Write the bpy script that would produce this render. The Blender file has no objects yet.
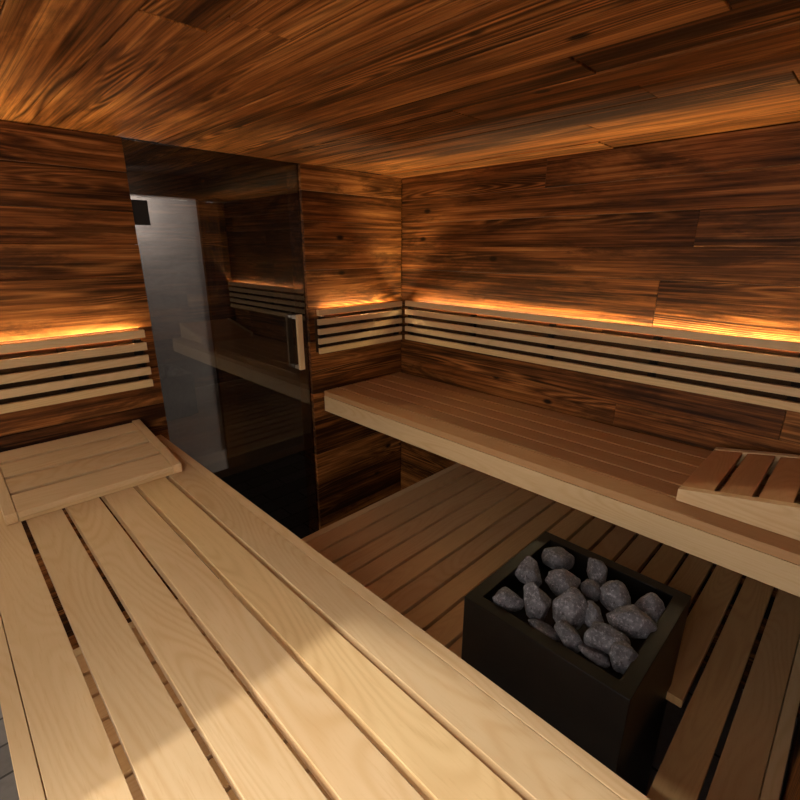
import bpy, bmesh, math, random
from mathutils import Vector, Matrix, noise

# ------------------------------------------------------------------ units
S = 0.38            # metres per layout unit
FLOOR = -4.6        # layout height of the floor (eye height is 0)
def P(x, y, z): return Vector((x*S, y*S, (z-FLOOR)*S))
WX = -5.432         # door wall plane
WY = 5.4376         # long wall plane
CZ = 1.0            # ceiling
XE = 0.34           # end wall plane
YL = -0.30          # open left side
GX = -5.485         # glass plane

scene = bpy.context.scene
COL = scene.collection

# ------------------------------------------------------------------ nodes
def new_mat(name):
    m = bpy.data.materials.new(name); m.use_nodes = True
    nt = m.node_tree; nt.nodes.clear()
    out = nt.nodes.new('ShaderNodeOutputMaterial')
    b = nt.nodes.new('ShaderNodeBsdfPrincipled')
    nt.links.new(b.outputs[0], out.inputs[0])
    return m, nt, b
class N:
    def __init__(s, nt): s.nt = nt
    def link(s, a, b): s.nt.links.new(a, b)
    def setin(s, sock, v):
        if hasattr(v, 'is_output') or isinstance(v, bpy.types.NodeSocket): s.link(v, sock)
        else: sock.default_value = v
    def math(s, op, a, b=None, c=None, clamp=False):
        n = s.nt.nodes.new('ShaderNodeMath'); n.operation = op; n.use_clamp = clamp
        s.setin(n.inputs[0], a)
        if b is not None: s.setin(n.inputs[1], b)
        if c is not None: s.setin(n.inputs[2], c)
        return n.outputs[0]
    def vmath(s, op, a, b=None):
        n = s.nt.nodes.new('ShaderNodeVectorMath'); n.operation = op
        s.setin(n.inputs[0], a)
        if b is not None: s.setin(n.inputs[1], b)
        return n.outputs[0]
    def noise(s, vec, scale=1, detail=4, rough=.5, dist=0):
        n = s.nt.nodes.new('ShaderNodeTexNoise')
        s.link(vec, n.inputs['Vector']); n.inputs['Scale'].default_value = scale
        n.inputs['Detail'].default_value = detail; n.inputs['Roughness'].default_value = rough
        n.inputs['Distortion'].default_value = dist
        return n.outputs['Fac']
    def ramp(s, fac, stops, interp='LINEAR'):
        n = s.nt.nodes.new('ShaderNodeValToRGB'); n.color_ramp.interpolation = interp
        e = n.color_ramp.elements
        while len(e) < len(stops): e.new(.5)
        for i, (p, c) in enumerate(stops):
            e[i].position = p; e[i].color = (*c, 1) if len(c) == 3 else c
        s.link(fac, n.inputs[0]); return n.outputs[0]
    def mix(s, fac, a, b, mode='MIX'):
        n = s.nt.nodes.new('ShaderNodeMix'); n.data_type = 'RGBA'; n.blend_type = mode
        s.setin(n.inputs[0], fac)
        s.setin(n.inputs[6], a if not isinstance(a, tuple) else (*a, 1))
        s.setin(n.inputs[7], b if not isinstance(b, tuple) else (*b, 1))
        return n.outputs[2]
    def smooth(s, v, lo, hi):
        n = s.nt.nodes.new('ShaderNodeMapRange'); n.interpolation_type = 'SMOOTHSTEP'
        s.link(v, n.inputs[0]); n.inputs[1].default_value = lo; n.inputs[2].default_value = hi
        return n.outputs[0]
    def coords(s, axis, along, stretch, perboard=True):
        """object coordinates compressed along the grain, shifted board by board"""
        tc = s.nt.nodes.new('ShaderNodeTexCoord')
        v = tc.outputs['Object']
        sc = [1, 1, 1]; sc[axis] = stretch
        v = s.vmath('MULTIPLY', v, Vector(sc))
        g = s.nt.nodes.new('ShaderNodeNewGeometry')
        r = g.outputs['Random Per Island']
        if perboard:
            c = s.nt.nodes.new('ShaderNodeCombineXYZ')
            s.link(s.math('MULTIPLY', r, 17.3), c.inputs[0]); s.link(s.math('MULTIPLY', r, 41.7), c.inputs[1])
            s.link(s.math('MULTIPLY', r, 29.1), c.inputs[2])
            v = s.vmath('ADD', v, c.outputs[0])
        return v, r

def light_wood(name, axis, tint=(1, 1, 1)):
    m, nt, b = new_mat(name); n = N(nt)
    v, r = n.coords(axis, 0, .16)
    st = lambda k: n.vmath('MULTIPLY', v, Vector([k if i == axis else 1 for i in range(3)]))
    fig = n.noise(st(1.0), 6.0, 1.2, .35, .05)              # slow cathedral figure
    ring = n.math('MULTIPLY_ADD', n.math('SINE', n.math('MULTIPLY', fig, 210)), .5, .5)
    ring2 = n.math('MULTIPLY_ADD', n.math('SINE', n.math('MULTIPLY', fig, 83)), .5, .5)
    fine = n.noise(st(.5), 210, 4, .65)
    broad = n.noise(st(1.5), 7, 3, .55)
    T = tint
    K3 = lambda c: tuple(c[q]*T[q] for q in range(3))
    c1 = K3((.66, .46, .235)); c2 = K3((.50, .305, .130))
    pink = K3((.61, .435, .255)); yel = K3((.69, .480, .222))
    col = n.mix(n.smooth(n.math('FRACT', n.math('MULTIPLY', r, 7.31)), .2, .8), pink, yel)
    col = n.mix(.4, col, c1)
    soft = n.smooth(broad, .35, .65)
    col = n.mix(n.math('MULTIPLY', n.math('POWER', ring, 2.0), n.math('MULTIPLY_ADD', soft, .34, .10)), col, c2)
    col = n.mix(n.math('MULTIPLY', n.math('POWER', ring2, 4), .12), col, c2)
    col = n.mix(n.math('MULTIPLY', n.smooth(fine, .50, .75), .38), col, c2)
    col = n.mix(n.math('MULTIPLY', n.smooth(broad, .45, .72), .22), col, K3((.62, .37, .16)))
    val = n.math('MULTIPLY_ADD', r, .16, .90)
    cc = nt.nodes.new('ShaderNodeCombineColor')
    for i in range(3): n.link(val, cc.inputs[i])
    col = n.mix(1, col, cc.outputs[0], 'MULTIPLY')
    n.link(col, b.inputs['Base Color'])
    b.inputs['Roughness'].default_value = .55
    b.inputs['Specular IOR Level'].default_value = .22
    bp = nt.nodes.new('ShaderNodeBump'); bp.inputs['Strength'].default_value = .10
    bp.inputs['Distance'].default_value = .001
    n.link(n.math('ADD', fine, n.math('MULTIPLY', ring, .4)), bp.inputs['Height']); n.link(bp.outputs[0], b.inputs['Normal'])
    return m

def rustic_wood(name, axis, gain=1.0, bold=.5, w0=.52, sw=.66):
    """old sun-burnt planks: long streaks, grain lines, dark stains, knots"""
    m, nt, b = new_mat(name); n = N(nt)
    v, r = n.coords(axis, 0, .075)
    st = lambda k: n.vmath('MULTIPLY', v, Vector([k if i == axis else 1 for i in range(3)]))
    streak = n.noise(st(.28), 70, 4, .6, .1)            # long fibres in tone
    broad = n.noise(st(1.5), 11, 5, .6, .3)
    fig = n.noise(st(.95), 9, 1.6, .45, .1)
    lines = n.math('MULTIPLY_ADD', n.math('SINE', n.math('MULTIPLY', fig, 150)), .5, .5)
    where = n.smooth(n.noise(st(1.6), 8, 2, .5), w0, w0+.13)        # figure shows in places only
    fib = n.noise(st(.12), 210, 3, .7)
    stain = n.noise(st(2.4), 10, 7, .70, .4)
    vo = nt.nodes.new('ShaderNodeTexVoronoi'); vo.inputs['Scale'].default_value = 4.6
    n.link(st(7), vo.inputs['Vector'])
    kn = n.smooth(vo.outputs['Distance'], .03, .085)
    a = (.25*gain, .084*gain, .020*gain); d = (.026*gain, .0080*gain, .0022*gain)
    l = (.62*gain, .25*gain, .066*gain)
    tone = n.math('ADD', n.math('MULTIPLY', broad, .62), n.math('ADD', n.math('MULTIPLY', streak, .64), n.math('MULTIPLY_ADD', r, .17, -.195)))
    col = n.ramp(tone, [(.38, d), (.50, tuple(c*.55 for c in a)), (.58, a), (.70, tuple(c*.7 for c in l)), (.82, l)])
    col = n.mix(n.math('MULTIPLY', n.math('MULTIPLY', n.math('POWER', lines, 2.5), where), bold+.2), col, d)
    col = n.mix(n.math('MULTIPLY', n.math('MULTIPLY', n.math('POWER', n.math('SUBTRACT', 1, lines), 3), where), .42), col, l)
    col = n.mix(n.math('MULTIPLY', n.smooth(fib, .49, .64), .5), col, d)
    col = n.mix(n.math('MULTIPLY', n.smooth(stain, .48, .62), sw), col, d)
    col = n.mix(kn, (.014*gain, .005*gain, .002*gain), col)
    n.link(col, b.inputs['Base Color'])
    b.inputs['Roughness'].default_value = .5
    b.inputs['Specular IOR Level'].default_value = .12
    bp = nt.nodes.new('ShaderNodeBump'); bp.inputs['Strength'].default_value = .6
    bp.inputs['Distance'].default_value = .0025
    h = n.math('SUBTRACT', n.math('ADD', fib, streak), n.math('MULTIPLY', n.math('MULTIPLY', lines, where), .5))
    n.link(n.math('ADD', h, n.math('MULTIPLY', kn, .5)), bp.inputs['Height']); n.link(bp.outputs[0], b.inputs['Normal'])
    return m

def plain(name, col, rough=.5, metal=0, spec=.5):
    m, nt, b = new_mat(name)
    b.inputs['Base Color'].default_value = (*col, 1); b.inputs['Roughness'].default_value = rough
    b.inputs['Metallic'].default_value = metal; b.inputs['Specular IOR Level'].default_value = spec
    return m

M = {}
M['bench_x'] = light_wood('aspen_along_x', 0)
M['bench_y'] = light_wood('aspen_along_y', 1)
M['shade_tint_x'] = light_wood('shade_tinted_aspen_along_x', 0, (.74, .58, .48))  # same aspen, dim orange light on the seat top tinted into the colour
M['shade_tint_y'] = light_wood('shade_tinted_aspen_along_y', 1, (.80, .60, .48))  # headrest slats, the same dim warm light put into the tint
M['shade_tint_platform'] = light_wood('lower_bench_aspen', 1, (.88, .76, .68))  # milder tint, dim light on the lower bench put into its colour
M['bench_z'] = light_wood('aspen_upright', 2)
M['rustic_x'] = rustic_wood('old_timber_along_x', 0)
M['rustic_y'] = rustic_wood('old_timber_along_y', 1)
M['rustic_ceiling'] = rustic_wood('old_timber_ceiling', 0, 1.45, .6, .49, .5)
M['rustic_dark'] = rustic_wood('dark_timber_upright', 2, .22)
M['rustic_z'] = rustic_wood('old_timber_upright', 2)

def black_steel():
    m, nt, b = new_mat('black_coated_steel'); n = N(nt)
    tc = nt.nodes.new('ShaderNodeTexCoord')
    f = n.noise(tc.outputs['Object'], 14, 4, .6)
    n.link(n.ramp(f, [(.3, (.004, .0034, .003)), (.75, (.008, .0065, .005))]), b.inputs['Base Color'])
    b.inputs['Roughness'].default_value = .38; b.inputs['Specular IOR Level'].default_value = .16
    return m
M['steel'] = black_steel()

def stone_mat():
    m, nt, b = new_mat('dark_sauna_stone'); n = N(nt)
    tc = nt.nodes.new('ShaderNodeTexCoord'); v = tc.outputs['Object']
    oi = nt.nodes.new('ShaderNodeObjectInfo')
    f = n.noise(v, 26, 6, .72); g = n.noise(v, 120, 6, .8)
    col = n.ramp(f, [(.36, (.06, .058, .064)), (.66, (.165, .155, .172))])
    col = n.mix(n.smooth(g, .50, .70), col, (.40, .38, .41))
    col = n.mix(n.smooth(n.noise(v, 95, 3, .7), .56, .70), col, (.04, .035, .037))
    val = n.math('MULTIPLY_ADD', oi.outputs['Random'], .4, .8)
    cc = nt.nodes.new('ShaderNodeCombineColor')
    for i in range(3): n.link(val, cc.inputs[i])
    n.link(n.mix(1, col, cc.outputs[0], 'MULTIPLY'), b.inputs['Base Color'])
    b.inputs['Roughness'].default_value = .78
    bp = nt.nodes.new('ShaderNodeBump'); bp.inputs['Strength'].default_value = 1; bp.inputs['Distance'].default_value = .005
    n.link(n.math('ADD', f, n.math('MULTIPLY', g, .6)), bp.inputs['Height']); n.link(bp.outputs[0], b.inputs['Normal'])
    return m
M['stone'] = stone_mat()

def concrete(name, base, sc=1.0):
    m, nt, b = new_mat(name); n = N(nt)
    tc = nt.nodes.new('ShaderNodeTexCoord'); v = tc.outputs['Object']
    vs = n.vmath('MULTIPLY', v, Vector((1, .45, 1)))
    f = n.noise(vs, 2.6*sc, 6, .62, .6); g = n.noise(v, 40, 3, .6)
    lo = tuple(c*.72 for c in base); hi = tuple(min(1, c*1.22) for c in base)
    col = n.ramp(f, [(.3, lo), (.7, hi)])
    col = n.mix(n.smooth(g, .5, .8), col, lo)
    n.link(col, b.inputs['Base Color']); b.inputs['Roughness'].default_value = .8
    return m
M['concrete'] = concrete('grey_concrete', (.42, .40, .385))

def brick_mat():
    m, nt, b = new_mat('grey_paving_bricks'); n = N(nt)
    tc = nt.nodes.new('ShaderNodeTexCoord')
    mp = nt.nodes.new('ShaderNodeMapping'); mp.inputs['Rotation'].default_value = (0, 0, math.pi/2)
    n.link(tc.outputs['Object'], mp.inputs[0])
    bt = nt.nodes.new('ShaderNodeTexBrick')
    n.link(mp.outputs[0], bt.inputs['Vector'])
    bt.inputs['Color1'].default_value = (.27, .25, .245, 1); bt.inputs['Color2'].default_value = (.20, .185, .18, 1)
    bt.inputs['Mortar'].default_value = (.06, .055, .05, 1)
    bt.inputs['Scale'].default_value = 1; bt.inputs['Brick Width'].default_value = .42
    bt.inputs['Row Height'].default_value = .137; bt.inputs['Mortar Size'].default_value = .005
    f = n.noise(tc.outputs['Object'], 30, 4, .6)
    col = n.mix(n.smooth(f, .4, .8), bt.outputs['Color'], n.mix(.4, bt.outputs['Color'], (.12, .11, .105)))
    n.link(col, b.inputs['Base Color']); b.inputs['Roughness'].default_value = .75
    return m
M['brick'] = brick_mat()

def glass_mat():
    m = bpy.data.materials.new('smoked_door_glass'); m.use_nodes = True
    nt = m.node_tree; nt.nodes.clear()
    out = nt.nodes.new('ShaderNodeOutputMaterial')
    t = nt.nodes.new('ShaderNodeBsdfTransparent'); t.inputs[0].default_value = (.50, .475, .455, 1)
    g = nt.nodes.new('ShaderNodeBsdfGlossy'); g.inputs['Roughness'].default_value = 0.0
    g.inputs['Color'].default_value = (1, 1, 1, 1)
    mx = nt.nodes.new('ShaderNodeMixShader'); mx.inputs[0].default_value = .10
    nt.links.new(t.outputs[0], mx.inputs[1]); nt.links.new(g.outputs[0], mx.inputs[2])
    nt.links.new(mx.outputs[0], out.inputs[0])
    return m
M['glass'] = glass_mat()

def led_mat(strength):
    m = bpy.data.materials.new('warm_led'); m.use_nodes = True
    nt = m.node_tree; nt.nodes.clear()
    out = nt.nodes.new('ShaderNodeOutputMaterial'); e = nt.nodes.new('ShaderNodeEmission')
    e.inputs[0].default_value = (1, .80, .43, 1); e.inputs[1].default_value = strength
    nt.links.new(e.outputs[0], out.inputs[0]); return m
M['led'] = led_mat(215)

def frosted():
    m = bpy.data.materials.new('frosted_sheet'); m.use_nodes = True
    nt = m.node_tree; nt.nodes.clear()
    out = nt.nodes.new('ShaderNodeOutputMaterial')
    t = nt.nodes.new('ShaderNodeBsdfTranslucent'); t.inputs[0].default_value = (.80, .77, .72, 1)
    d = nt.nodes.new('ShaderNodeBsdfDiffuse'); d.inputs[0].default_value = (.6, .58, .55, 1)
    mx = nt.nodes.new('ShaderNodeMixShader'); mx.inputs[0].default_value = .45
    nt.links.new(t.outputs[0], mx.inputs[1]); nt.links.new(d.outputs[0], mx.inputs[2])
    nt.links.new(mx.outputs[0], out.inputs[0]); return m
M['frosted'] = frosted()
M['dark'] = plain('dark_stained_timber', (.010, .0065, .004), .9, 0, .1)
M['handle_wood'] = light_wood('handle_wood', 2)
M['nickel'] = plain('brushed_nickel', (.62, .55, .45), .3, 1)
M['black'] = plain('matt_black', (.006, .006, .006), .6)
M['aluminium'] = plain('led_channel', (.16, .05, .02), .7, 0, .2)
M['gap_shade'] = plain('brown_gap_shade', (.045, .022, .010), .9, 0, .1)
M['skirting'] = plain('painted_skirting', (.50, .47, .43), .5)

# ------------------------------------------------------------------ mesh helpers
def add_box(bm, x0, x1, y0, y1, z0, z1):
    """axis aligned box given in layout units"""
    c = []
    for z in (z0, z1):
        for (x, y) in ((x0, y0), (x1, y0), (x1, y1), (x0, y1)):
            c.append(bm.verts.new(P(x, y, z)))
    for f in ((3, 2, 1, 0), (4, 5, 6, 7), (0, 1, 5, 4), (1, 2, 6, 5), (2, 3, 7, 6), (3, 0, 4, 7)):
        bm.faces.new([c[i] for i in f])
    return c
def add_hexa(bm, pts):
    c = [bm.verts.new(P(*p)) for p in pts]      # 4 bottom, 4 top, both counter-clockwise from above
    for f in ((3, 2, 1, 0), (4, 5, 6, 7), (0, 1, 5, 4), (1, 2, 6, 5), (2, 3, 7, 6), (3, 0, 4, 7)):
        bm.faces.new([c[i] for i in f])
def obj(name, bm, mat, parent=None, bevel=0, seg=2, origin=None, smooth=False):
    bmesh.ops.recalc_face_normals(bm, faces=bm.faces)
    me = bpy.data.meshes.new(name); 
    if origin is not None: bmesh.ops.translate(bm, verts=bm.verts, vec=-Vector(origin))
    bm.to_mesh(me); bm.free()
    if smooth:
        for p in me.polygons: p.use_smooth = True
    me.materials.append(mat)
    o = bpy.data.objects.new(name, me); COL.objects.link(o)
    if origin is not None and parent is None: o.location = origin
    if parent is not None:
        o.parent = parent
        base = Vector(parent['_base']) if '_base' in parent else Vector((0, 0, 0))
        o.location = (Vector(origin) if origin is not None else Vector((0, 0, 0))) - base
        if '_base' in parent: pass
        o['_base'] = list(origin) if origin is not None else [0.0, 0.0, 0.0]
    else:
        o['_base'] = list(origin) if origin is not None else [0.0, 0.0, 0.0]
    if bevel:
        md = o.modifiers.new('edge', 'BEVEL'); md.width = bevel; md.segments = seg; md.limit_method = 'ANGLE'
        md.angle_limit = math.radians(40)
    return o
def thing(name, label, cat, loc, group=None, kind=None):
    o = bpy.data.objects.new(name, None); COL.objects.link(o); o.location = loc
    o.empty_display_size = .1
    o['_base'] = list(loc); o['label'] = label; o['category'] = cat
    if group: o['group'] = group
    if kind: o['kind'] = kind
    return o
def structure(o): o['kind'] = 'structure'; return o
def BM(): return bmesh.new()

# ------------------------------------------------------------------ room shell
def plank_face(bm, axis, a0, a1, z_edges, face, depth, out, rng, plen=(3.0, 6.5), jitter=.018):
    """planks of a wall; axis 0 = wall runs along x at y=face, 1 = along y at x=face. out = +-1 direction into the room"""
    for zi in range(len(z_edges)-1):
        z0, z1 = z_edges[zi], z_edges[zi+1]
        a = a0 - rng.random()*2.0
        while a < a1:
            b = a + rng.uniform(*plen)
            s, e = max(a, a0), min(b, a1)
            if a1 - e < .5: e = a1; b = a1 + .01
            if e - s > .02:
                off = rng.uniform(-jitter, 0)
                f0, f1 = face + out*off, face - out*depth
                lo, hi = min(f0, f1), max(f0, f1)
                g = .003
                if axis == 0: add_box(bm, s+g/2, e-g/2, lo, hi, z0+g/2, z1-g/2)
                else: add_box(bm, lo, hi, s+g/2, e-g/2, z0+g/2, z1-g/2)
            a = b
rng = random.Random(11)
zed = [FLOOR, -4.20, -3.62, -3.02, -2.44, -1.99, -1.72, -1.33, -.86, -.31, .02, .36, .68, CZ]
zed2 = [FLOOR, -4.05, -3.5, -2.95, -2.42, -2.0, -1.66, -1.25, -.8, -.28, .03, .34, .70, CZ]

bm = BM()
plank_face(bm, 0, WX-.02, XE+.6, zed, WY, .12, -1, rng)
add_box(bm, WX-.9, XE+.9, WY+.12, WY+.3, FLOOR, CZ+.1)
structure(obj('wall_right', bm, M['rustic_x'], bevel=.0012, seg=1))

bm = BM()                                               # door wall, left of the glass
plank_face(bm, 1, YL, 1.657, zed2, WX, .10, 1, rng, jitter=.014)
add_box(bm, WX-.34, WX-.10, YL, 1.657, FLOOR, CZ)
structure(obj('wall_left', bm, M['rustic_y'], bevel=.0012, seg=1))
bm = BM()                                               # pier between the glass and the corner
plank_face(bm, 1, 3.655, WY-.001, zed2, WX, .10, 1, rng, jitter=.014)
add_box(bm, WX-.34, WX-.10, 3.655, WY+.12, FLOOR, CZ)
structure(obj('wall_back', bm, M['rustic_y'], bevel=.0012, seg=1))

bm = BM()                                               # end wall behind the camera
plank_face(bm, 1, YL, WY-.001, zed, XE, .10, -1, rng)
add_box(bm, XE+.10, XE+.3, YL, WY+.12, FLOOR, CZ)
structure(obj('wall_end', bm, M['rustic_y'], bevel=.0012, seg=1))

bm = BM()                                               # end pilaster under the corner of the right bench
add_box(bm, .262, XE-.001, 2.55, 3.285, FLOOR, -2.35)
structure(obj('trim_1', bm, M['rustic_z'], bevel=.002, seg=1))

bm = BM()                                               # ceiling planks along x
ys = [YL, .10, .52, .95, 1.27, 1.60, 2.0, 2.42, 2.80, 3.17, 3.55, 3.92, 4.27, 4.62, 5.05, WY+.02]
for i in range(len(ys)-1):
    a = WX-.05 - rng.random()*2
    while a < XE+.1:
        b = a + rng.uniform(3.5, 7)
        s, e = max(a, WX-.05), min(b, XE+.1)
        if XE+.1-e < .6: e = XE+.1; b = e+.01
        off = rng.uniform(0, .012)
        add_box(bm, s+.003, e-.003, ys[i]+.003, ys[i+1]-.003, CZ+off, CZ+.1)
        a = b
add_box(bm, WX-.34, XE+.3, YL, WY+.3, CZ+.1, CZ+.22)
structure(obj('ceiling', bm, M['rustic_ceiling'], bevel=.0012, seg=1))

bm = BM()
add_box(bm, -16, 12, -22, 12, FLOOR-.3, FLOOR)
structure(obj('floor', bm, M['brick']))

# lobby behind the glass
LX = -9.3
bm = BM(); add_box(bm, LX-.3, LX, 0, 3.925, FLOOR, CZ+.2)
structure(obj('wall_lobby', bm, M['concrete']))
bm = BM(); add_box(bm, LX-.3, LX+.10, 3.925, 4.29, FLOOR, .86)
structure(obj('trim_2', bm, M['rustic_dark'], bevel=.002))
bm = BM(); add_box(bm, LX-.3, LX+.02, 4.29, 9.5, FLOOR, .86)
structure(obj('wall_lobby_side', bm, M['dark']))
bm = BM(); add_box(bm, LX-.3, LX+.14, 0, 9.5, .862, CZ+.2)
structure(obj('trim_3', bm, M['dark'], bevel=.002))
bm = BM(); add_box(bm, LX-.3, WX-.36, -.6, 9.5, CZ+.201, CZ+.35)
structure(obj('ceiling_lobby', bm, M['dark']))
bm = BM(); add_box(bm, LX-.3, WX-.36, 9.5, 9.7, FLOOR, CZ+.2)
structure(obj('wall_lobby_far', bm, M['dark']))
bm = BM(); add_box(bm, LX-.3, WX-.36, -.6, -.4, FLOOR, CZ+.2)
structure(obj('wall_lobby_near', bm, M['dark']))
bm = BM(); add_box(bm, LX+.001, LX+.05, 0, 3.92, FLOOR, FLOOR+.45)
structure(obj('baseboard_lobby', bm, M['skirting'], bevel=.002))
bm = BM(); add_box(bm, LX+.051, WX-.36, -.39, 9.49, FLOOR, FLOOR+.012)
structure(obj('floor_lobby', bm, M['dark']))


# ------------------------------------------------------------------ glass door
t = bpy.data.objects.new('door_1', None); COL.objects.link(t); base = P(GX, 2.65, FLOOR+.03); t.location = base
t['_base'] = list(base); t['kind'] = 'structure'
bm = BM(); add_box(bm, GX-.022, GX, 1.66, 3.652, FLOOR+.03, CZ-.002); obj('glass_pane', bm, M['glass'], t, origin=base)
bm = BM()
bx = -5.36
add_box(bm, bx-.022, bx+.022, 3.405, 3.487, -1.580, -.835)
hb = obj('door_handle', bm, M['handle_wood'], t, bevel=.003, origin=base)
for z in (-.875, -1.555):
    bm = BM(); add_box(bm, GX+.001, bx-.023, 3.416, 3.476, z-.022, z+.022)
    o = obj('handle_post', bm, M['nickel'], hb, bevel=.002, origin=base)
    o.location = (0, 0, 0)
for z0 in (FLOOR+.40, .222):
    bm = BM(); add_box(bm, GX-.06, GX+.02, 1.66, 1.812, z0, z0+.236); obj('hinge', bm, M['black'], t, bevel=.002, origin=base)
bm = BM(); add_box(bm, WX-.34, WX+.02, 1.66, 3.652, FLOOR+.0005, FLOOR+.028)
structure(obj('trim_4', bm, M['dark']))

# ------------------------------------------------------------------ benches
GAP = .036
def boards_x(bm, x0, x1, edges, z1, th=.075, gap=GAP):
    for a, b in zip(edges[:-1], edges[1:]):
        add_box(bm, x0, x1, a+gap/2, b-gap/2, z1-th, z1)
def boards_y(bm, y0, y1, edges, z1, th=.075, gap=GAP):
    for a, b in zip(edges[:-1], edges[1:]):
        add_box(bm, a+gap/2, b-gap/2, y0, y1, z1-th, z1)

# left upper bench
ZL = -2.02; FH = .304
base = P(-2.5, .7, ZL-FH)
t = thing('sauna_bench', 'long pale slatted upper bench in the foreground, partly sunlit', 'bench', base)
x0, x1 = WX+.004, XE-.006
bm = BM()
boards_x(bm, x0, x1, [-.082-GAP/2, .172, .437, .702, .967, 1.238, 1.491+GAP/2], ZL)
obj('slatted_seat', bm, M['bench_x'], t, bevel=.0009, origin=base)
for nm, (a, b) in (('front_fascia', (1.495, 1.568)), ('back_fascia', (-.158, -.086))):
    bm = BM(); add_box(bm, x0, x1, a, b, ZL-FH, ZL); obj(nm, bm, M['bench_x'], t, bevel=.001, origin=base)
for x in (WX+.01, .12):
    bm = BM(); add_box(bm, x, x+.12, -.084, 1.493, ZL-.25, ZL-.077); obj('support_rail', bm, M['bench_y'], t, bevel=.002, origin=base)
for (x, y) in ((WX+.02, .0), (.14, .0)):
    bm = BM(); add_box(bm, x, x+.15, y-.08, y+.07, FLOOR, ZL-.252); obj('leg', bm, M['bench_z'], t, bevel=.002, origin=base)

# right upper bench
ZR = -1.98
base = P(-2.5, 4.6, ZR-FH)
t = thing('sauna_bench', 'upper slatted bench along the far right wall under the long light strip', 'bench', base)
bm = BM()
boards_x(bm, x0, x1, [3.842-.01, 4.104, 4.366, 4.628, 4.89, 5.152, 5.418], ZR, gap=.020)
obj('slatted_seat', bm, M['shade_tint_x'], t, bevel=.0022, origin=base)
bm = BM(); add_box(bm, x0, x1, 3.836, 3.905, ZR-FH, ZR-.0765); 
obj('front_fascia', bm, M['bench_x'], t, bevel=.001, origin=base)
bm = BM(); add_box(bm, x0, x1, 5.33, 5.41, ZR-.28, ZR-.0765); obj('wall_rail', bm, M['bench_x'], t, origin=base)
for x in (WX+.01, -2.6, .12):
    bm = BM(); add_box(bm, x, x+.12, 3.906, 5.329, ZR-.26, ZR-.0765); obj('support_rail', bm, M['bench_y'], t, origin=base)

# lower bench with the cut-out for the heater
ZP = -3.22
base = P(-2, 2.6, FLOOR)
t = thing('sauna_bench', 'lower slatted bench level surrounding the stone heater, boards running to the right wall', 'bench', base)
e = [-.099-.264*k for k in range(16)]; e = e[::-1]       # -4.059 ... -.099
e = e + [.165]
bm = BM()
cut_l, cut_r = e[9-0], None
# cut-out between x=-1.683 and -.363, y below 3.375
YA, YB, YC = .02, 2.02, 3.375
for a, b in zip(e[:-1], e[1:]):
    if a > -1.70 and b < -.34:
        segs = [(YC, 5.42), (YA, YB)]
    else: segs = [(YA, 5.42)]
    for (s, f) in segs: add_box(bm, a+GAP/2, b-GAP/2, s, f, ZP-.075, ZP)
obj('slatted_seat', bm, M['shade_tint_platform'], t, bevel=.0018, origin=base)
for nm, (a, b) in (('door_side_fascia', (-4.14, -4.059+GAP/2-.006)), ('end_fascia', (.165-GAP/2+.006, .238))):
    bm = BM(); add_box(bm, a, b, YA, 5.42, ZP-FH, ZP); obj(nm, bm, M['bench_y'], t, bevel=.002, origin=base)
for (xa, xb, y) in ((-4.05, .14, 5.25), (-4.05, -1.72, 3.0), (-4.05, .14, .2), (-4.05, .14, 1.85)):
    bm = BM(); add_box(bm, xa, xb, y, y+.1, ZP-.28, ZP-.077); obj('support_rail', bm, M['dark'], t, origin=base)
for (x, y) in ((-4.04, .07), (-4.04, 5.12), (.03, .07), (.03, 5.12), (-1.86, 3.11), (-1.86, 1.72)):
    bm = BM(); add_box(bm, x, x+.1, y, y+.12, FLOOR, ZP-.077); obj('leg', bm, M['dark'], t, origin=base)

# ------------------------------------------------------------------ headrests (wedges with slats between side rails)
def headrest(name, label, to_world, length, width, heights, slats, axis_mat, rail_mat, group=None, slot=.036):
    """local frame: u from the low to the high end, v across, w up"""
    base = to_world(0, width/2, 0)
    base = P(*base)
    t = thing(name, label, 'headrest', base, group)
    h0, h1 = heights
    def H(u): return h0 + (h1-h0)*u/length
    def wedge(u0, u1, v0, v1, lo0, hi0, lo1, hi1):
        bm = BM()
        pts = [(u0, v0, lo0), (u1, v0, lo1), (u1, v1, lo1), (u0, v1, lo0), (u0, v0, hi0), (u1, v0, hi1), (u1, v1, hi1), (u0, v1, hi0)]
        add_hexa(bm, [to_world(*p) for p in pts]); return bm
    rw = .078; th = .05
    for v0 in (0, width-rw):
        obj('side_rail', wedge(0, length, v0, v0+rw, .002, H(0), .002, H(length)), rail_mat, t, bevel=.002, origin=base)
    bm = BM()
    for (a, b) in zip(slats[:-1], slats[1:]):
        g = slot*.55 if a > 0 else 0
        pts = [(a+g, rw+.003, H(a)-th-.008), (b-slot*.45, rw+.003, H(b)-th-.008), (b-slot*.45, width-rw-.003, H(b)-th-.008), (a+g, width-rw-.003, H(a)-th-.008),
               (a+g, rw+.003, H(a)-.006), (b-slot*.45, rw+.003, H(b)-.006), (b-slot*.45, width-rw-.003, H(b)-.006), (a+g, width-rw-.003, H(a)-.006)]
        add_hexa(bm, [to_world(*p) for p in pts])
    obj('slats', bm, axis_mat, t, bevel=.002, origin=base)
    obj('end_rail', wedge(.004, .07, rw+.003, width-rw-.003, .002, H(0)-th-.010, .002, H(.07)-th-.010), axis_mat, t, origin=base)
    return t
headrest('headrest', 'pale wedge-shaped slatted headrest on the foreground bench beside the glass door',
         lambda u, v, w: (-4.305-u, .066+v, ZL+.001+w), 1.115, 1.312, (.090, .238), [0, .297, .578, .862, 1.105], M['bench_y'], M['bench_x'], slot=.058)
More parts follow.
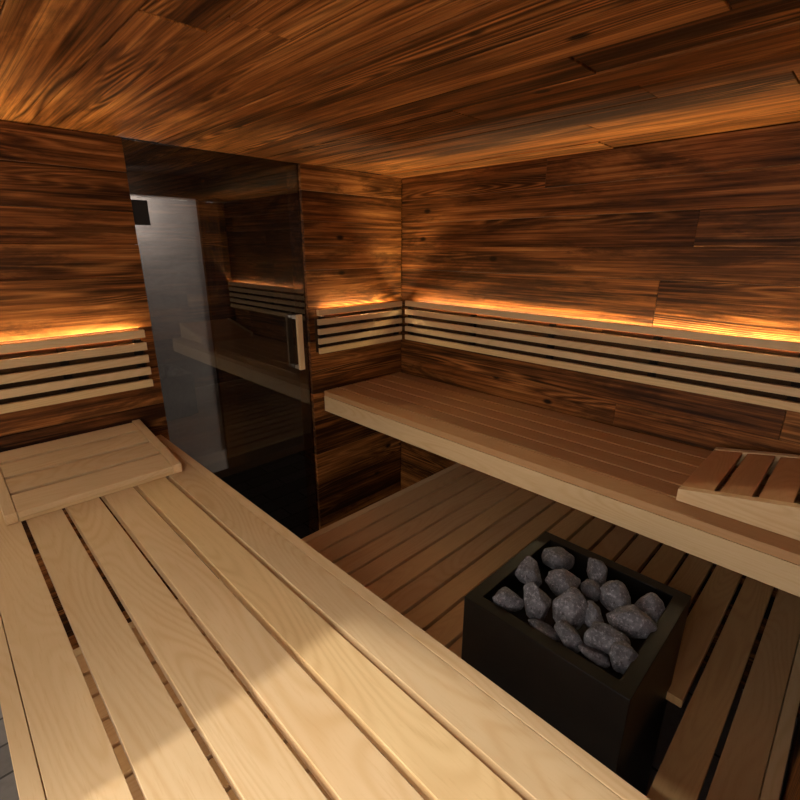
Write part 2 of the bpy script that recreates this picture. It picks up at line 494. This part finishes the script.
headrest('headrest', 'wedge-shaped slatted headrest on the far right bench, cut off by the right picture edge',
         lambda u, v, w: (-.828+u, 4.045+v, ZR+.001+w), 1.155, 1.215, (.108, .325), [0, .245, .487, .727, .965, 1.15], M['shade_tint_y'], M['bench_x'])

# ------------------------------------------------------------------ slatted backrests with light strips
def backrest(label, axis, a0, a1, plane, out, ztop, batten_spots, mat, bmat):
    """plane = wall plane, out = direction into the room"""
    def bx(bm, s, e, d0, d1, z0, z1):
        f0, f1 = plane+out*d0, plane+out*d1
        lo, hi = min(f0, f1), max(f0, f1)
        if axis == 0: add_box(bm, s, e, lo, hi, z0, z1)
        else: add_box(bm, lo, hi, s, e, z0, z1)
    base = P((a0+a1)/2, plane, ztop-.6) if axis == 0 else P(plane, (a0+a1)/2, ztop-.6)
    t = thing('slatted_backrest', label, 'backrest', base, 'slatted backrests on the walls')
    bm = BM(); 
    for k in range(5):
        z1 = ztop - k*.1325
        bx(bm, a0, a1, .066, .112, z1-.078, z1)
    obj('slats', bm, mat, t, bevel=.0012, origin=base)
    bm = BM(); bx(bm, a0+.004, a1-.004, .001, .012, ztop-.60, ztop-.125); obj('gap_shade', bm, M['gap_shade'], t, origin=base)  # dark sheet added to paint the shade between the slats
    for s in batten_spots:
        bm = BM(); bx(bm, s, s+.07, .013, .065, ztop-.61, ztop-.10); obj('batten', bm, M['dark'], t, origin=base)
    return t
def strip(label, axis, a0, a1, plane, out, ztop):
    base = P((a0+a1)/2, plane, ztop-.1) if axis == 0 else P(plane, (a0+a1)/2, ztop-.1)
    t = thing('light_strip', label, 'light strip', base, 'warm light strips')
    for nm, (d0, d1, z0, z1), mt in (('channel', (.004, .040, ztop-.095, ztop-.072), M['aluminium']), ('diffuser', (.008, .030, ztop-.0715, ztop-.060), M['led'])):
        bm = BM(); f0, f1 = plane+out*d0, plane+out*d1; lo, hi = min(f0, f1), max(f0, f1)
        if axis == 0: add_box(bm, a0, a1, lo, hi, z0, z1)
        else: add_box(bm, lo, hi, a0, a1, z0, z1)
        obj(nm, bm, mt, t, origin=base)
backrest('slatted backrest on the timber wall left of the glass door', 1, YL+.12, 1.545, WX, 1, -.812, (.0, .78, 1.44), M['bench_y'], M['rustic_z'])
backrest('short slatted backrest on the narrow pier between glass door and corner', 1, 3.735, 5.34, WX, 1, -.795, (3.80, 4.55, 5.24), M['bench_y'], M['rustic_z'])
backrest('long slatted backrest on the right wall above the far bench', 0, -5.245, XE-.01, WY, -1, -.780, (-5.22, -4.0, -2.8, -1.6, -.4), M['bench_x'], M['rustic_z'])
strip('glowing warm light strip on the wall left of the glass door', 1, YL+.12, 1.46, WX, 1, -.812)
strip('glowing warm light strip on the narrow pier beside the glass door', 1, 3.90, 5.12, WX, 1, -.795)
strip('long glowing warm light strip running the length of the right wall', 0, -5.12, XE-.05, WY, -1, -.780)

# ------------------------------------------------------------------ heater
K = .795                                               # heater top height relative to the -3.0 layout
HT = -3.0*K
hx0, hx1, hy0, hy1 = -2.067*K, -.613*K, 2.886*K, 4.359*K
base = P((hx0+hx1)/2, (hy0+hy1)/2, FLOOR)
t = thing('sauna_heater', 'square black metal sauna heater filled with grey stones', 'heater', base)
bm = BM(); w = .095
zb = FLOOR+.1
outer = [(hx0, hy0), (hx1, hy0), (hx1, hy1), (hx0, hy1)]
inner = [(hx0+w, hy0+w), (hx1-w, hy0+w), (hx1-w, hy1-w), (hx0+w, hy1-w)]
vo0 = [bm.verts.new(P(x, y, zb)) for x, y in outer]; vo1 = [bm.verts.new(P(x, y, HT)) for x, y in outer]
vi1 = [bm.verts.new(P(x, y, HT)) for x, y in inner]; vi0 = [bm.verts.new(P(x, y, HT-.55)) for x, y in inner]
for i in range(4):
    j = (i+1) % 4
    bm.faces.new([vo0[i], vo0[j], vo1[j], vo1[i]]); bm.faces.new([vo1[i], vo1[j], vi1[j], vi1[i]]); bm.faces.new([vi1[i], vi1[j], vi0[j], vi0[i]])
bm.faces.new(vi0); bm.faces.new(vo0[::-1])
obj('outer_casing', bm, M['steel'], t, bevel=.002, origin=base)
bm = BM(); add_box(bm, hx0+w+.004, hx1-w-.004, hy0+w+.004, hy1-w-.004, HT-.548, HT-.26)
obj('stone_tray', bm, M['black'], t, origin=base)
for x in (hx0+.08, hx1-.18):
    for y in (hy0+.08, hy1-.18):
        bm = BM(); add_box(bm, x, x+.1, y, y+.1, FLOOR, zb-.001); obj('foot', bm, M['steel'], t, origin=base)

# stones: centre (x, y, z offset), half sizes (right, up-slope, depth), turn in degrees, seed, label
R3 = Vector((.708, .706, 0)); F3 = Vector((-.672, .674, -.3076)); U3 = R3.cross(F3)
stones = [
 # px-derived layout places at height -2.95
 ((-1.71, 3.925), 0, (.165, .110), -8, 'flat-topped stone at the back corner of the heater'),
 ((-1.788, 3.532), 0, (.125, .145), 10, 'pointed triangular stone near the back left of the heater'),
 ((-1.506, 3.637), .00, (.155, .120), 0, 'broad stone just in front of the flat-topped back stone'),
 ((-1.325, 3.97), 0, (.108, .155), 15, 'upright lozenge-shaped stone at the rear right of the heater'),
 ((-1.265, 3.70), .03, (.095, .100), 0, 'small round stone in the middle of the pile'),
 ((-1.533, 3.215), .02, (.125, .165), 12, 'tall humped stone beside the leftmost stone'),
 ((-1.735, 3.071), 0, (.145, .095), -28, 'leftmost oval stone at the heater rim'),
 ((-1.292, 3.325), .04, (.150, .178), -25, 'largest rounded stone in the centre of the heater'),
 ((-1.127, 3.433), -.03, (.100, .145), 10, 'narrow stone right of the largest centre stone'),
 ((-1.077, 3.772), 0, (.118, .170), 18, 'tall peaked stone right of the centre'),
 ((-.82, 3.851), 0, (.125, .125), -30, 'round stone farthest right in the heater'),
 ((-.86, 3.54), .05, (.195, .130), -18, 'big oblong stone at the right of the pile'),
 ((-.94, 3.229), .02, (.185, .120), -18, 'oblong dark stone at the front of the pile'),
 ((-.78, 3.16), .02, (.112, .118), 35, 'pale stone hanging over the front right corner'),
 ((-1.165, 3.075), .00, (.095, .135), 35, 'leaning stone at the middle of the front rim'),
 ((-1.365, 3.05), -.09, (.135, .055), -25, 'thin flat stone tucked behind the front rim'),
 ((-.961, 3.09), -.07, (.120, .055), -28, 'thin wedge-shaped stone along the front rim'),
]
for i, ((x, y), dz, (sa, sb), rot, lab) in enumerate(stones):
    rg = random.Random(100+i)
    k = (HT-.03)/(-2.95)
    c = P(x*k, y*k, HT-.03+dz*.6)
    bm = BM(); bmesh.ops.create_icosphere(bm, subdivisions=4, radius=1)
    planes = []
    for _ in range(15):
        d = Vector((rg.gauss(0, 1), rg.gauss(0, 1), rg.gauss(0, 1))).normalized()
        planes.append((d, rg.uniform(.66, .90)))
    so = Vector((rg.random()*50, rg.random()*50, rg.random()*50))
    a = math.radians(rot)
    rr = R3*math.cos(a) + U3*math.sin(a); uu = -R3*math.sin(a) + U3*math.cos(a)
    kk = K*S*1.02
    sc = (sa+sb)/2*.85 if min(sa, sb) > .08 else .12
    for v in bm.verts:
        q = v.co.copy()
        for d, o_ in planes:
            ex = q.dot(d) - o_
            if ex > 0: q -= d*ex*.92
        q *= 1 + .10*noise.noise(q*1.6+so) + .045*noise.noise(q*4+so) + .018*noise.noise(q*14+so)
        q *= 1.07
        v.co = rr*(q.x*sa*kk) + uu*(q.y*sb*kk) - F3*(q.z*sc*kk)
    me = bpy.data.meshes.new('sauna_stone'); bmesh.ops.recalc_face_normals(bm, faces=bm.faces); bm.to_mesh(me); bm.free()
    for p in me.polygons: p.use_smooth = True
    me.materials.append(M['stone'])
    o = bpy.data.objects.new('sauna_stone', me); COL.objects.link(o); o.location = c
    o['label'] = lab; o['category'] = 'stone'; o['group'] = 'stones on the heater'

# ------------------------------------------------------------------ outside: added translucent screen, unseen, shapes the sun and fills the shade
bm = BM(); add_box(bm, -8.5, -1.735, -.64, -.60, FLOOR, CZ+.139)
o = structure(obj('added_sun_screen', bm, M['frosted']))

bm = BM()                                              # added unseen overhang, outer edge skewed to shape the sun patch
def blocker_slab(x0, x1, ya, yb, y2):
    add_hexa(bm, [(x0, ya, CZ+.14), (x1, yb, CZ+.14), (x1, y2, CZ+.14), (x0, y2, CZ+.14), (x0, ya, CZ+.22), (x1, yb, CZ+.22), (x1, y2, CZ+.22), (x0, y2, CZ+.22)])
blocker_slab(-8.5, -1.9, -1.38, -1.38, -.301); blocker_slab(-1.9, -1.5, -1.38, -1.22, -.301); blocker_slab(-1.5, -1.2, -1.22, -1.12, -.301); blocker_slab(-1.2, .64, -1.12, -1.02, -.301)
structure(obj('added_sun_blocker', bm, M['dark']))

# ------------------------------------------------------------------ light
w = bpy.data.worlds.new('daylight'); scene.world = w; w.use_nodes = True
bg = w.node_tree.nodes['Background']
bg.inputs[0].default_value = (1.0, .93, .85, 1); bg.inputs[1].default_value = 4.7
sd = bpy.data.lights.new('sun', 'SUN'); sd.energy = 2.0; sd.angle = math.radians(3.0); sd.color = (1, .985, .93)
so = bpy.data.objects.new('sun', sd); COL.objects.link(so)
d = Vector((0, .83, -1)).normalized()
so.rotation_euler = d.to_track_quat('-Z', 'Y').to_euler(); so.location = P(2, -6, 6)
ld = bpy.data.lights.new('lobby_lamp', 'AREA'); ld.shape = 'DISK'; ld.size = .10; ld.energy = 9; ld.color = (1, .93, .88)
lo = bpy.data.objects.new('lobby_lamp', ld); COL.objects.link(lo); lo.location = P(LX+.62, 2.35, .93)
lo.rotation_euler = (P(LX, 3.5, .0)-P(LX+.62, 2.35, .93)).to_track_quat('-Z', 'Y').to_euler()

# ------------------------------------------------------------------ camera
f, yaw, pitch, roll = 469.12, -0.787746, 0.312626, 0.00237
cd = bpy.data.cameras.new('camera'); cd.sensor_width = 36; cd.sensor_fit = 'HORIZONTAL'; cd.lens = f/800*36
cd.clip_start = .02; cd.clip_end = 200
cam = bpy.data.objects.new('camera', cd); COL.objects.link(cam)
ca, sa_, cb, sb_, cc_, sc_ = math.cos(yaw), math.sin(yaw), math.cos(pitch), math.sin(pitch), math.cos(roll), math.sin(roll)
Rz = Matrix(((cc_, -sc_, 0), (sc_, cc_, 0), (0, 0, 1)))
Rx = Matrix(((1, 0, 0), (0, cb, -sb_), (0, sb_, cb)))
Ry = Matrix(((ca, 0, -sa_), (0, 1, 0), (sa_, 0, ca)))
R = Rz @ Rx @ Ry
dx = R @ Vector((1, 0, 0)); dz = R @ Vector((0, 0, 1)); dy = R @ Vector((0, 1, 0))
X = -dx if dx.z > 0 else dx
Y = dz if dz.z > 0 else -dz
Z = -dy if dy.y > 0 else dy
W2C = Matrix((X, Y, Z)).transposed()                   # world -> image frame (x right, y down, z forward)
C2W = W2C.transposed()
right = C2W @ Vector((1, 0, 0)); up = C2W @ Vector((0, -1, 0)); back = C2W @ Vector((0, 0, -1))
mw = Matrix((right, up, back)).transposed().to_4x4()
mw.translation = P(0, 0, 0)
cam.matrix_world = mw
scene.camera = cam

for o in list(bpy.data.objects):
    if '_base' in o: del o['_base']
scene.view_settings.view_transform = 'Standard'; scene.view_settings.look = 'None'
scene.view_settings.gamma = 1; scene.view_settings.exposure = 0; scene.view_settings.use_curve_mapping = False
scene.cycles.max_bounces = 10; scene.cycles.diffuse_bounces = 6; scene.cycles.transparent_max_bounces = 12
